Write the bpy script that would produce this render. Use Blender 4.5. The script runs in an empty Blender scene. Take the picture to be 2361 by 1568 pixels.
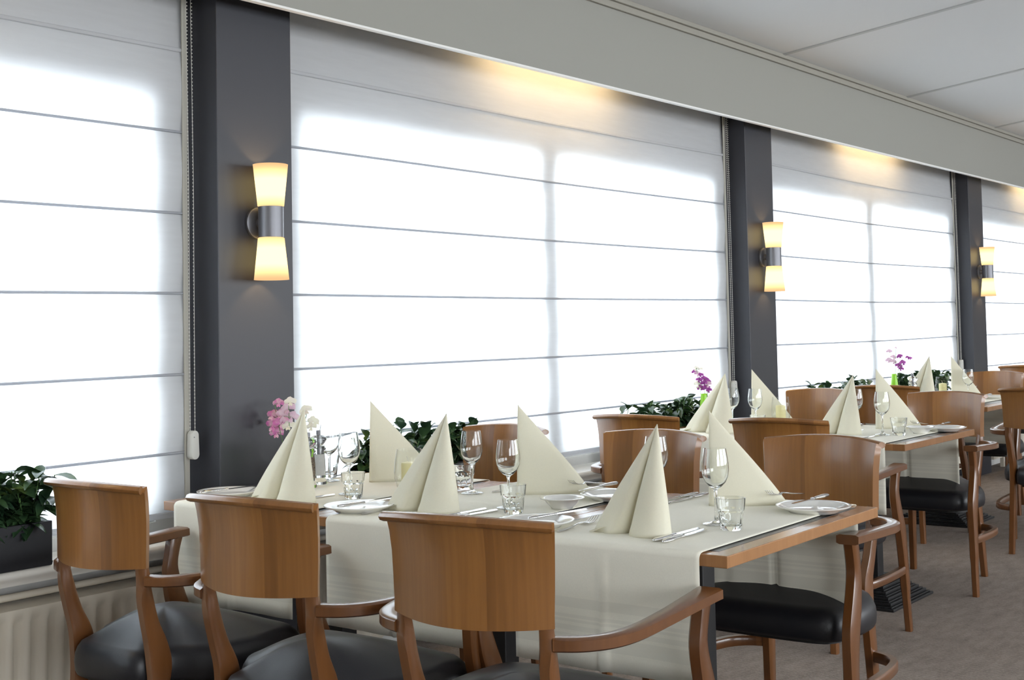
import bpy, bmesh, math, random
from mathutils import Vector, Matrix
R = math.radians
random.seed(11)
S = bpy.context.scene
COL = S.collection

# ------------------------------------------------------------------ camera
cam = bpy.data.cameras.new('camera'); co = bpy.data.objects.new('camera', cam); COL.objects.link(co)
cam.sensor_width = 36.0; cam.lens = 3000.0 / 2361 * 36
cam.shift_x = 0.0; cam.shift_y = -(784 - 619) / 2361
cam.clip_start = .05; cam.clip_end = 200
rt = Vector((0.61147561, -0.79102321, -0.0194901))
up = Vector((-0.02422595, -0.04333582, 0.99876679))
bk = Vector((-0.79089233, -0.61024937, -0.04566209))
M = Matrix.Identity(4)
for i in range(3):
    M[i][0] = rt[i]; M[i][1] = up[i]; M[i][2] = bk[i]
M[2][3] = 1.27
co.matrix_world = M
S.camera = co

# ------------------------------------------------------------------ sky, exposure
W = bpy.data.worlds.new('overcast_sky'); S.world = W; W.use_nodes = True
bg = W.node_tree.nodes['Background']
bg.inputs[0].default_value = (.90, .95, 1.0, 1); bg.inputs[1].default_value = 8.8
S.view_settings.view_transform = 'Standard'; S.view_settings.look = 'None'
S.view_settings.gamma = 1; S.view_settings.use_curve_mapping = False
S.view_settings.exposure = 0.27
cy = S.cycles
cy.use_denoising = True
cy.max_bounces = 14; cy.diffuse_bounces = 5; cy.glossy_bounces = 5
cy.transmission_bounces = 12; cy.transparent_max_bounces = 16
cy.sample_clamp_indirect = 8.0

# room numbers (metres): x runs along the window wall, y towards it
CEIL_Z, CEIL_Y, SLOPE = 2.83, 3.35, math.tan(R(6.4))
PIL = [-.97, 2.897, 6.765, 10.633, 14.5]        # left edges of the pillars
PW = .343
XA, XB, YB = -4.0, 17.0, -4.6
GLASS_Y, WALL_Y, BLIND_Y, SILL_Y = 3.705, 3.665, 3.62, 3.46

def area(name, loc, rot, sx, sy, power, color, portal=False):
    l = bpy.data.lights.new(name, 'AREA'); l.shape = 'RECTANGLE'; l.size = sx; l.size_y = sy
    l.energy = power; l.color = color
    if portal: l.cycles.is_portal = True
    o = bpy.data.objects.new(name, l); COL.objects.link(o); o.location = loc; o.rotation_euler = rot
    return o
WINS = [(PIL[i] + PW + .115, PIL[i + 1] - .14) for i in range(4)]
for i, (a, b) in enumerate(WINS):
    area('window_portal', ((a + b) / 2, GLASS_Y + .12, 1.36), (R(-90), 0, 0), b - a, 1.5, 1, (1, 1, 1), True)
BACKWINS = [(-3.2, .6), (1.6, 5.4), (6.4, 10.2), (11.2, 15.0)]
for a, b in BACKWINS:
    area('window_portal', ((a + b) / 2, YB - .12, 1.75), (R(90), 0, 0), b - a, 1.7, 1, (1, 1, 1), True)

# ------------------------------------------------------------------ materials
def mat(name, col, rough=.5, spec=.5, metal=0, **kw):
    m = bpy.data.materials.new(name); m.use_nodes = True
    p = m.node_tree.nodes['Principled BSDF']
    p.inputs['Base Color'].default_value = (*col, 1); p.inputs['Roughness'].default_value = rough
    p.inputs['Specular IOR Level'].default_value = spec; p.inputs['Metallic'].default_value = metal
    for k, v in kw.items(): p.inputs[k.replace('_', ' ')].default_value = v
    return m
def N(m, t, **kw):
    n = m.node_tree.nodes.new(t)
    for k, v in kw.items():
        if k in n.inputs: n.inputs[k].default_value = v
        else: setattr(n, k, v)
    return n
def L(m, a, b): m.node_tree.links.new(a, b)
def P(m): return m.node_tree.nodes['Principled BSDF']
def coords(m, scale=(1, 1, 1), rot=(0, 0, 0)):
    tc = N(m, 'ShaderNodeTexCoord'); mp = N(m, 'ShaderNodeMapping')
    mp.inputs['Scale'].default_value = scale; mp.inputs['Rotation'].default_value = rot
    L(m, tc.outputs['Object'], mp.inputs['Vector']); return mp.outputs['Vector']
def bump(m, h, strength, dist=.001):
    b = N(m, 'ShaderNodeBump'); b.inputs['Strength'].default_value = strength; b.inputs['Distance'].default_value = dist
    L(m, h, b.inputs['Height']); L(m, b.outputs['Normal'], P(m).inputs['Normal'])
def ramp(m, fac, stops):
    r = N(m, 'ShaderNodeValToRGB'); e = r.color_ramp.elements
    while len(e) < len(stops): e.new(.5)
    for s, (p, c) in zip(e, stops): s.position = p; s.color = (*c, 1)
    L(m, fac, r.inputs['Fac']); return r.outputs['Color']
def mix(m, fac, a, b, mode='MIX'):
    n = N(m, 'ShaderNodeMix'); n.data_type = 'RGBA'; n.blend_type = mode
    for s, v in ((n.inputs[0], fac), (n.inputs[6], a), (n.inputs[7], b)):
        if isinstance(v, (int, float)): s.default_value = v
        elif isinstance(v, tuple): s.default_value = (*v, 1)
        else: L(m, v, s)
    return n.outputs[2]

def wood(name, dark, light, rough=.3, stave=13.0, axis='Y', coat=.45):
    """staves side by side, grain along Z (axis Y) or along X"""
    m = mat(name, light, rough)
    if axis == 'Y': sc_g, sc_s = (22, 60, 2.2), (0, stave, 0)
    elif axis == 'X': sc_g, sc_s = (2.2, 60, 22), (0, stave, 0)
    else: sc_g, sc_s = (60, 2.5, 22), (stave, 0, 0)
    g = N(m, 'ShaderNodeTexNoise'); g.inputs['Scale'].default_value = 1.6; g.inputs['Detail'].default_value = 7
    g.inputs['Distortion'].default_value = .6
    L(m, coords(m, sc_g), g.inputs['Vector'])
    v = N(m, 'ShaderNodeTexVoronoi'); v.feature = 'F1'; v.inputs['Scale'].default_value = 1
    oi = N(m, 'ShaderNodeObjectInfo')
    ad = N(m, 'ShaderNodeVectorMath'); ad.operation = 'ADD'
    L(m, coords(m, sc_s), ad.inputs[0]); L(m, oi.outputs['Random'], ad.inputs[1])
    L(m, ad.outputs[0], v.inputs['Vector'])
    sep = N(m, 'ShaderNodeSeparateColor'); L(m, v.outputs['Color'], sep.inputs[0])
    c1 = ramp(m, g.outputs['Fac'], [(.2, tuple(d * .5 + l * .5 for d, l in zip(dark, light))), (.8, light)])
    c2 = ramp(m, sep.outputs[0], [(0, (.58, .52, .48)), (1, (1.15, 1.15, 1.15))])
    c = mix(m, .85, c1, c2, 'MULTIPLY')
    L(m, c, P(m).inputs['Base Color'])
    P(m).inputs['Coat Weight'].default_value = coat; P(m).inputs['Coat Roughness'].default_value = .16
    bump(m, g.outputs['Fac'], .05)
    return m
M_wood = wood('varnished_beech', (.165, .064, .013), (.35, .152, .037), .30, 12)
M_leg = wood('varnished_beech_shaded', (.10, .037, .010), (.20, .078, .022), .30, 4)  # same beech as the backs, colour darkened for the shade around the legs
M_top = wood('table_beech', (.26, .12, .042), (.42, .205, .08), .26, 3, 'Y')

def cloth(name, col, rough=.85, scale=900, b=.25, sheen=.2, stripes=False, trans=0):
    m = mat(name, col, rough, .2)
    P(m).inputs['Sheen Weight'].default_value = sheen
    w = N(m, 'ShaderNodeTexWave'); w.bands_direction = 'X'; w.inputs['Scale'].default_value = scale * .3
    w.inputs['Distortion'].default_value = 3; L(m, coords(m), w.inputs['Vector'])
    n = N(m, 'ShaderNodeTexNoise'); n.inputs['Scale'].default_value = 260; n.inputs['Detail'].default_value = 4
    L(m, coords(m, (.25, 1, 1)), n.inputs['Vector'])
    n2 = N(m, 'ShaderNodeTexNoise'); n2.inputs['Scale'].default_value = 7; n2.inputs['Detail'].default_value = 3
    L(m, coords(m), n2.inputs['Vector'])
    c = mix(m, n.outputs['Fac'], tuple(x * .95 for x in col), tuple(min(1, x * 1.03) for x in col))
    if stripes:                                   # damask bands woven across the hanging ends
        tc = N(m, 'ShaderNodeTexCoord'); sp = N(m, 'ShaderNodeSeparateXYZ'); L(m, tc.outputs['Object'], sp.inputs[0])
        tot = None
        for z0, wd in ((.605, .012), (.573, .004), (.562, .003), (.545, .006), (.515, .016)):
            s = N(m, 'ShaderNodeMath'); s.operation = 'COMPARE'; s.inputs[1].default_value = z0 - .75; s.inputs[2].default_value = wd
            L(m, sp.outputs['Z'], s.inputs[0])
            if tot is None: tot = s.outputs[0]
            else:
                a = N(m, 'ShaderNodeMath'); a.operation = 'MAXIMUM'; L(m, tot, a.inputs[0]); L(m, s.outputs[0], a.inputs[1]); tot = a.outputs[0]
        c = mix(m, tot, c, tuple(x * .92 for x in col))
    L(m, c, P(m).inputs['Base Color'])
    bump(m, n.outputs['Fac'], b, .0006)
    if trans:
        out = m.node_tree.nodes['Material Output']
        t = N(m, 'ShaderNodeBsdfTranslucent'); t.inputs['Color'].default_value = (*trans, 1)
        mx = N(m, 'ShaderNodeMixShader'); mx.inputs[0].default_value = .28
        L(m, P(m).outputs[0], mx.inputs[1]); L(m, t.outputs[0], mx.inputs[2]); L(m, mx.outputs[0], out.inputs['Surface'])
    return m
M_runner = cloth('cream_damask', (.83, .80, .68), stripes=True, sheen=.1)
M_napkin = cloth('cream_linen', (.90, .875, .74), .8, b=.12, trans=(.85, .78, .45))
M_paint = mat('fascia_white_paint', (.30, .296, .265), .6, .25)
M_ceil = mat('ceiling_panel_white', (.57, .57, .565), .9, .1)
n_ = N(M_ceil, 'ShaderNodeTexNoise'); n_.inputs['Scale'].default_value = 90; bump(M_ceil, n_.outputs['Fac'], .08)
M_batten = mat('beige_batten', (.31, .295, .255), .6, .25)
M_pillar = mat('charcoal_paint', (.028, .029, .037), .42, .5)
M_strip = mat('ceiling_cover_strip', (.40, .40, .39), .7, .2)
n_ = N(M_pillar, 'ShaderNodeTexNoise'); n_.inputs['Scale'].default_value = 300; bump(M_pillar, n_.outputs['Fac'], .12)
M_wall = mat('wall_offwhite', (.62, .61, .585), .8, .2)
M_frame = mat('window_frame_white', (.72, .72, .71), .4, .4)
M_sill = mat('sill_offwhite', (.66, .63, .57), .35, .45)
M_rad = mat('radiator_cream', (.62, .56, .46), .4, .4)
M_dark = mat('dark_recess', (.06, .05, .045), .8, .1)
M_black = mat('black_metal', (.008, .008, .009), .45, .5)
M_leath = mat('black_leather', (.010, .010, .013), .40, .5)
n_ = N(M_leath, 'ShaderNodeTexVoronoi'); n_.inputs['Scale'].default_value = 450; L(M_leath, coords(M_leath), n_.inputs['Vector'])
bump(M_leath, n_.outputs['Distance'], .12, .0006)
M_inlay = mat('dark_laminate', (.03, .03, .033), .28, .5)
M_china = mat('white_china', (.82, .81, .77), .12, .6, Coat_Weight=.5)
M_steel = mat('polished_steel', (.72, .71, .70), .16, .5, 1)
M_brush = mat('brushed_nickel', (.20, .20, .215), .42, .5, .7)
M_wax = mat('cream_wax', (.80, .72, .38), .5, .4)
M_wick = mat('wick', (.75, .72, .62), .9)
M_lime = mat('lime_ceramic', (.27, .62, .02), .25, .5)
M_salt = mat('salt', (.85, .85, .84), .9)
M_pepper = mat('peppercorns', (.10, .07, .05), .8)
n_ = N(M_pepper, 'ShaderNodeTexVoronoi'); n_.inputs['Scale'].default_value = 260; L(M_pepper, coords(M_pepper), n_.inputs['Vector'])
L(M_pepper, ramp(M_pepper, n_.outputs['Distance'], [(.2, (.04, .03, .025)), (.7, (.33, .25, .18))]), P(M_pepper).inputs['Base Color'])
M_plastic = mat('white_plastic', (.66, .65, .60), .4, .4)
M_soil = mat('potting_soil', (.02, .014, .01), .95)
M_trough = mat('black_trough', (.010, .010, .013), .5, .4)
M_stem = mat('flower_stem', (.10, .20, .06), .6)
def leafmat():
    m = mat('laurel_leaf', (.03, .07, .03), .32, .5)
    n = N(m, 'ShaderNodeTexNoise'); n.inputs['Scale'].default_value = 14; L(m, coords(m), n.inputs['Vector'])
    L(m, ramp(m, n.outputs['Fac'], [(.35, (.018, .045, .022)), (.6, (.045, .095, .035)), (.75, (.16, .22, .04))]), P(m).inputs['Base Color'])
    return m
M_leaf = leafmat()
def petal(name, a, b):
    m = mat(name, a, .6, .2)
    n = N(m, 'ShaderNodeTexNoise'); n.inputs['Scale'].default_value = 55; L(m, coords(m), n.inputs['Vector'])
    L(m, ramp(m, n.outputs['Fac'], [(.38, a), (.62, b)]), P(m).inputs['Base Color'])
    out = m.node_tree.nodes['Material Output']
    t = N(m, 'ShaderNodeBsdfTranslucent'); t.inputs['Color'].default_value = (*a, 1)
    mx = N(m, 'ShaderNodeMixShader'); mx.inputs[0].default_value = .3
    L(m, P(m).outputs[0], mx.inputs[1]); L(m, t.outputs[0], mx.inputs[2]); L(m, mx.outputs[0], out.inputs['Surface'])
    return m
M_pink = petal('pink_petal', (.72, .22, .52), (.85, .62, .68))
M_purple = petal('purple_petal', (.30, .06, .28), (.45, .12, .40))
M_cream = petal('cream_petal', (.84, .82, .66), (.80, .74, .68))
M_pale = petal('pale_mauve_petal', (.78, .62, .68), (.66, .40, .55))
def glass(name, tint=(1, 1, 1), rough=0.0):
    m = bpy.data.materials.new(name); m.use_nodes = True; nt = m.node_tree; nt.nodes.clear()
    o = nt.nodes.new('ShaderNodeOutputMaterial'); g = nt.nodes.new('ShaderNodeBsdfGlass')
    g.inputs['Color'].default_value = (*tint, 1); g.inputs['Roughness'].default_value = rough; g.inputs['IOR'].default_value = 1.48
    nt.links.new(g.outputs[0], o.inputs['Surface']); return m
M_glass = glass('clear_glass', (.985, .99, .985))
M_acryl = glass('clear_acrylic', (.98, .985, .98))
def thin_glass():
    m = bpy.data.materials.new('thin_clear_glass'); m.use_nodes = True; nt = m.node_tree; nt.nodes.clear()
    o = nt.nodes.new('ShaderNodeOutputMaterial'); t = nt.nodes.new('ShaderNodeBsdfTransparent'); g = nt.nodes.new('ShaderNodeBsdfGlossy')
    g.inputs['Roughness'].default_value = .01; t.inputs['Color'].default_value = (.98, .985, .98, 1)
    lw = nt.nodes.new('ShaderNodeLayerWeight'); lw.inputs[0].default_value = .5
    pw = nt.nodes.new('ShaderNodeMath'); pw.operation = 'POWER'; pw.inputs[1].default_value = 4.0; nt.links.new(lw.outputs['Facing'], pw.inputs[0])
    f = nt.nodes.new('ShaderNodeMath'); f.operation = 'MULTIPLY_ADD'; f.inputs[1].default_value = .65; f.inputs[2].default_value = .012; nt.links.new(pw.outputs[0], f.inputs[0])
    mx = nt.nodes.new('ShaderNodeMixShader')
    nt.links.new(f.outputs[0], mx.inputs[0]); nt.links.new(t.outputs[0], mx.inputs[1]); nt.links.new(g.outputs[0], mx.inputs[2])
    nt.links.new(mx.outputs[0], o.inputs['Surface']); return m
M_thin = thin_glass()
def pane_mat():
    m = bpy.data.materials.new('window_pane'); m.use_nodes = True; nt = m.node_tree; nt.nodes.clear()
    o = nt.nodes.new('ShaderNodeOutputMaterial'); t = nt.nodes.new('ShaderNodeBsdfTransparent'); g = nt.nodes.new('ShaderNodeBsdfGlossy')
    g.inputs['Roughness'].default_value = .02; t.inputs['Color'].default_value = (.95, .97, .97, 1)
    f = nt.nodes.new('ShaderNodeFresnel'); f.inputs[0].default_value = 1.3; mx = nt.nodes.new('ShaderNodeMixShader')
    nt.links.new(f.outputs[0], mx.inputs[0]); nt.links.new(t.outputs[0], mx.inputs[1]); nt.links.new(g.outputs[0], mx.inputs[2])
    nt.links.new(mx.outputs[0], o.inputs['Surface']); return m
M_pane = pane_mat()
def blindmat(name, refl, trans, f):
    m = bpy.data.materials.new(name); m.use_nodes = True; nt = m.node_tree; nt.nodes.clear()
    o = nt.nodes.new('ShaderNodeOutputMaterial'); d = nt.nodes.new('ShaderNodeBsdfDiffuse'); t = nt.nodes.new('ShaderNodeBsdfTranslucent')
    n = N(m, 'ShaderNodeTexNoise'); n.inputs['Scale'].default_value = 60; n.inputs['Detail'].default_value = 5
    L(m, coords(m, (.12, 1, 1)), n.inputs['Vector'])
    L(m, mix(m, n.outputs['Fac'], tuple(x * .9 for x in trans), tuple(min(1, x * 1.08) for x in trans)), t.inputs['Color'])
    d.inputs['Color'].default_value = (*refl, 1)
    mx = nt.nodes.new('ShaderNodeMixShader'); mx.inputs[0].default_value = f
    nt.links.new(d.outputs[0], mx.inputs[1]); nt.links.new(t.outputs[0], mx.inputs[2]); nt.links.new(mx.outputs[0], o.inputs['Surface'])
    return m
M_blind = blindmat('sheer_voile', (.66, .66, .66), (.80, .82, .86), .5)
M_seam = blindmat('voile_rod_pocket', (.60, .61, .64), (.40, .43, .48), .5)
M_edge = blindmat('blind_edge_tape', (.62, .60, .53), (.35, .33, .28), .25)
def shade_mat():
    m = bpy.data.materials.new('lit_opal_glass'); m.use_nodes = True; nt = m.node_tree; nt.nodes.clear()
    o = nt.nodes.new('ShaderNodeOutputMaterial'); e = nt.nodes.new('ShaderNodeEmission')
    # the bulb sits in the middle of the shade, so the opal is brightest there
    tc = nt.nodes.new('ShaderNodeTexCoord'); sp = nt.nodes.new('ShaderNodeSeparateXYZ'); nt.links.new(tc.outputs['Object'], sp.inputs[0])
    ab = nt.nodes.new('ShaderNodeMath'); ab.operation = 'ABSOLUTE'; nt.links.new(sp.outputs['Z'], ab.inputs[0])
    su = nt.nodes.new('ShaderNodeMath'); su.operation = 'SUBTRACT'; su.inputs[1].default_value = .12; nt.links.new(ab.outputs[0], su.inputs[0])
    a2 = nt.nodes.new('ShaderNodeMath'); a2.operation = 'ABSOLUTE'; nt.links.new(su.outputs[0], a2.inputs[0])
    mr = nt.nodes.new('ShaderNodeMapRange'); mr.inputs[1].default_value = 0; mr.inputs[2].default_value = .085; mr.inputs[3].default_value = 1; mr.inputs[4].default_value = 0
    mr.interpolation_type = 'SMOOTHSTEP'; nt.links.new(a2.outputs[0], mr.inputs[0])
    r = N(m, 'ShaderNodeValToRGB'); r.color_ramp.elements[0].color = (.37, .22, .105, 1); r.color_ramp.elements[1].color = (1.0, .74, .31, 1)
    r.color_ramp.elements[1].position = .75
    nt.links.new(mr.outputs[0], r.inputs[0]); nt.links.new(r.outputs[0], e.inputs['Color']); e.inputs['Strength'].default_value = 2.2
    nt.links.new(e.outputs[0], o.inputs['Surface']); return m
M_shade = shade_mat()
def emis(name, col, s):
    m = bpy.data.materials.new(name); m.use_nodes = True; nt = m.node_tree; nt.nodes.clear()
    o = nt.nodes.new('ShaderNodeOutputMaterial'); e = nt.nodes.new('ShaderNodeEmission')
    e.inputs['Color'].default_value = (*col, 1); e.inputs['Strength'].default_value = s
    nt.links.new(e.outputs[0], o.inputs['Surface']); return m
M_tube = emis('lit_warm_tube', (1, .71, .38), 36)
def carpet():
    m = mat('looped_carpet', (.20, .165, .145), .95, .1)
    w = N(m, 'ShaderNodeTexWave'); w.bands_direction = 'DIAGONAL'; w.inputs['Scale'].default_value = 38; w.inputs['Distortion'].default_value = 3.5
    w.inputs['Detail'].default_value = 3; w.inputs['Detail Scale'].default_value = 3
    L(m, coords(m, (1, 1, 1), (0, 0, .5)), w.inputs['Vector'])
    n = N(m, 'ShaderNodeTexNoise'); n.inputs['Scale'].default_value = 170; n.inputs['Detail'].default_value = 3
    c = mix(m, w.outputs['Fac'], (.12, .093, .078), (.40, .335, .29))
    c = mix(m, .5, c, mix(m, n.outputs['Fac'], (.10, .078, .064), (.44, .375, .325)))
    L(m, c, P(m).inputs['Base Color']); bump(m, w.outputs['Fac'], .5, .003); return m
M_carpet = carpet()

# ------------------------------------------------------------------ mesh helpers
class G:
    """collects geometry, then becomes one mesh object"""
    def __init__(s): s.v = []; s.f = []
    def box(s, a, b):
        (x0, y0, z0), (x1, y1, z1) = a, b; i = len(s.v)
        s.v += [(x0, y0, z0), (x1, y0, z0), (x1, y1, z0), (x0, y1, z0), (x0, y0, z1), (x1, y0, z1), (x1, y1, z1), (x0, y1, z1)]
        s.f += [tuple(i + k for k in q) for q in ((3, 2, 1, 0), (4, 5, 6, 7), (0, 1, 5, 4), (1, 2, 6, 5), (2, 3, 7, 6), (3, 0, 4, 7))]
        return s
    def grid(s, rows, closed=False, cap=False):
        n = len(rows[0]); i = len(s.v)
        for r in rows: s.v += [tuple(p) for p in r]
        for a in range(len(rows) - 1):
            for b in range(n if closed else n - 1):
                c = (b + 1) % n
                s.f.append((i + a * n + b, i + a * n + c, i + (a + 1) * n + c, i + (a + 1) * n + b))
        if cap:
            s.f.append(tuple(i + k for k in reversed(range(n)))); s.f.append(tuple(i + (len(rows) - 1) * n + k for k in range(n)))
        return s
    def lathe(s, prof, seg=32, c=(0, 0, 0), facets=None):
        """profile of (r, z); r = 0 ends close the shape"""
        rows = []
        for r, z in prof:
            r = max(r, 1e-5)
            rows.append([(c[0] + r * math.cos(2 * math.pi * k / seg), c[1] + r * math.sin(2 * math.pi * k / seg), c[2] + z) for k in range(seg)])
        return s.grid(rows, True)
    def tube(s, pts, r, seg=8, cap=True):
        pts = [Vector(p) for p in pts]; rows = []; n = None
        for k, p in enumerate(pts):
            t = (pts[min(k + 1, len(pts) - 1)] - pts[max(k - 1, 0)]).normalized()
            if n is None: n = t.orthogonal().normalized()
            n = (n - t * n.dot(t)).normalized(); b = t.cross(n)
            rr = r[k] if isinstance(r, (list, tuple)) else r
            rows.append([p + (n * math.cos(2 * math.pi * j / seg) + b * math.sin(2 * math.pi * j / seg)) * rr for j in range(seg)])
        return s.grid(rows, True, cap)
    def sweep(s, secs):
        """secs: (centre, half-vector a, half-vector b): a bar of rectangular section with softened edges"""
        rows = []
        for c, a, b in secs:
            c, a, b = Vector(c), Vector(a), Vector(b); k = .72
            rows.append([c + a + b * k, c + a * k + b, c - a * k + b, c - a + b * k, c - a - b * k, c - a * k - b, c + a * k - b, c + a - b * k])
        return s.grid(rows, True, True)
    def build(s, name, m, parent=None, smooth=True, angle=38):
        me = bpy.data.meshes.new(name); me.from_pydata(s.v, [], s.f); me.update()
        bm = bmesh.new(); bm.from_mesh(me)
        bmesh.ops.remove_doubles(bm, verts=bm.verts, dist=2e-5)
        bmesh.ops.recalc_face_normals(bm, faces=bm.faces)
        if smooth:
            for f in bm.faces: f.smooth = True
            for e in bm.edges:
                if len(e.link_faces) == 2 and e.calc_face_angle(0) > R(angle): e.smooth = False
        bm.to_mesh(me); bm.free()
        me.materials.append(m)
        o = bpy.data.objects.new(name, me); COL.objects.link(o)
        if parent: o.parent = parent
        return o
def tag(o, label, cat, group=None):
    o['label'] = label; o['category'] = cat
    if group: o['group'] = group
    return o
def empty(name, loc=(0, 0, 0), rz=0):
    o = bpy.data.objects.new(name, None); COL.objects.link(o); o.empty_display_size = .1
    o.location = loc; o.rotation_euler = (0, 0, rz); return o
def struct(o): o['kind'] = 'structure'; return o
def kids(o): return [c for c in COL.objects if c.parent is o]
def copy_tree(o, parent=None):
    c = o.copy(); COL.objects.link(c); c.parent = parent
    for k in kids(o): copy_tree(k, c)
    return c
used = set()
def place(proto, loc, rz, label, cat, group, scale=None):
    o = proto if proto.name not in used else copy_tree(proto)
    used.add(proto.name)
    o.location = loc; o.rotation_euler = (proto.rotation_euler[0], proto.rotation_euler[1], rz)
    if scale: o.scale = scale
    tag(o, label, cat, group); return o
def bevel(o, w, seg=2):
    b = o.modifiers.new('bevel', 'BEVEL'); b.width = w; b.segments = seg; b.limit_method = 'ANGLE'; b.angle_limit = R(40); return o
def subsurf(o, n=1):
    b = o.modifiers.new('sub', 'SUBSURF'); b.levels = n; b.render_levels = n; return o
def catmull(pts, n):
    pts = [Vector(p) for p in pts]; out = []
    for i in range(len(pts) - 1):
        p0, p1, p2, p3 = pts[max(i - 1, 0)], pts[i], pts[i + 1], pts[min(i + 2, len(pts) - 1)]
        for k in range(n):
            t = k / n
            out.append(.5 * ((2 * p1) + (p2 - p0) * t + (2 * p0 - 5 * p1 + 4 * p2 - p3) * t * t + (3 * p1 - p0 - 3 * p2 + p3) * t ** 3))
    out.append(pts[-1]); return out

# ------------------------------------------------------------------ room shell
def ceil_z(y): return CEIL_Z + (CEIL_Y - y) * SLOPE
struct(G().box((XA, YB, -.1), (XB, 3.9, 0)).build('floor', M_carpet, smooth=False))
g = G()
y0, y1 = CEIL_Y, YB - .2
g.grid([[(XA, y0, ceil_z(y0)), (XB, y0, ceil_z(y0))], [(XA, y1, ceil_z(y1)), (XB, y1, ceil_z(y1))],
        [(XA, y1, ceil_z(y1) + .1), (XB, y1, ceil_z(y1) + .1)], [(XA, 4.0, CEIL_Z + .1), (XB, 4.0, CEIL_Z + .1)],
        [(XA, 4.0, CEIL_Z), (XB, 4.0, CEIL_Z)], [(XA, y0, CEIL_Z), (XB, y0, CEIL_Z)]])
struct(g.build('ceiling', M_ceil, smooth=False))
k = 1
for xj in [3.07 + 1.934 * i for i in range(-3, 7)]:       # flat cover strips between the ceiling panels
    g = G(); w = .016
    g.grid([[(xj - w, y0, ceil_z(y0) - .006), (xj + w, y0, ceil_z(y0) - .006)], [(xj - w, YB, ceil_z(YB) - .006), (xj + w, YB, ceil_z(YB) - .006)]])
    for s in (-w, w): g.grid([[(xj + s, y0, ceil_z(y0) - .006), (xj + s, y0, ceil_z(y0) + .004)], [(xj + s, YB, ceil_z(YB) - .006), (xj + s, YB, ceil_z(YB) + .004)]])
    struct(g.build('trim_%d' % k, M_strip, smooth=False)); k += 1
# moulding in the corner of ceiling and fascia: two steps
g = G().box((XA, CEIL_Y - .018, CEIL_Z - .052), (XB, CEIL_Y, CEIL_Z - .02))
struct(bevel(g.build('trim_%d' % k, M_batten, smooth=False), .004)); k += 1
g = G().box((XA, CEIL_Y - .032, CEIL_Z - .02), (XB, CEIL_Y, CEIL_Z + .004))
struct(bevel(g.build('trim_%d' % k, M_batten, smooth=False), .004)); k += 1
# fascia board hanging in front of the blinds, and its bright lower edge bead
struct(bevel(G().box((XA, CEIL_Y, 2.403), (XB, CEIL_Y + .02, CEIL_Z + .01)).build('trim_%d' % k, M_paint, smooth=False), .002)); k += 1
M_bead = mat('white_edge_bead', (.80, .79, .76), .35, .5)
struct(G().box((XA, CEIL_Y - .002, 2.395), (XB, CEIL_Y + .022, 2.403)).build('trim_%d' % k, M_bead, smooth=False)); k += 1

# window wall with openings, built as one wall around the windows
g = G()
Z0, Z1 = .64, 2.125
g.box((XA, WALL_Y, 0), (XB, 4.0, Z0)); g.box((XA, WALL_Y, Z1), (XB, 4.0, CEIL_Z + .05))
edges = [XA] + [e for w in WINS for e in w] + [XB]
for i in range(0, len(edges), 2): g.box((edges[i], WALL_Y, Z0), (edges[i + 1], 4.0, Z1))
struct(g.build('wall_window_side', M_wall, smooth=False))
for i, (a, b) in enumerate(WINS):
    root = empty('window_%d' % (i + 1), ((a + b) / 2, GLASS_Y, Z0)); struct(root)
    h = (b - a) / 2; H = Z1 - Z0; g = G(); t = .05
    g.box((-h, -.03, 0), (h, .03, t)); g.box((-h, -.03, H - t), (h, .03, H)); g.box((-h, -.03, t), (-h + t, .03, H - t)); g.box((h - t, -.03, t), (h, .03, H - t))
    g.box((-.07, -.042, t), (.07, .035, H - t))
    bevel(g.build('window_frame', M_frame, root, smooth=False), .004)
    G().box((-h + t, -.004, t), (h - t, .004, H - t)).build('window_pane', M_pane, root, smooth=False)
# pillars
for i, x in enumerate(PIL):
    o = G().box((0, 0, 0), (PW, WALL_Y - 3.5 + .01, CEIL_Z)).build('trim_%d' % (20 + i), M_pillar, smooth=False)
    o.location = (x, 3.5, 0); bevel(o, .004); struct(o)
# sill, its rounded nose and the shadow gap under it: pieces between floor-standing pillars run through
g = G(); prof = [(3.78, .595), (3.475, .597), (3.464, .594), (3.458, .585), (3.460, .574), (3.470, .567), (3.474, .552), (3.50, .550), (3.78, .550)]
g.grid([[(XA, y, z) for y, z in prof], [(XB, y, z) for y, z in prof]], cap=True, closed=True)
struct(g.build('trim_30', M_sill, smooth=True, angle=60))
# back and end walls (behind the camera), with daylight windows
g = G(); zb0, zb1 = .9, 2.6
g.box((XA, YB - .2, 0), (XB, YB, zb0)); g.box((XA, YB - .2, zb1), (XB, YB, 3.9))
edges = [XA] + [e for w in BACKWINS for e in w] + [XB]
for i in range(0, len(edges), 2): g.box((edges[i], YB - .2, zb0), (edges[i + 1], YB, zb1))
struct(g.build('wall_back', M_wall, smooth=False))
struct(G().box((XA - .15, YB - .2, 0), (XA, 4.0, 3.9)).build('wall_left', M_wall, smooth=False))
struct(G().box((XB, YB - .2, 0), (XB + .15, 4.0, 3.9)).build('wall_right', M_wall, smooth=False))

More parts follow.
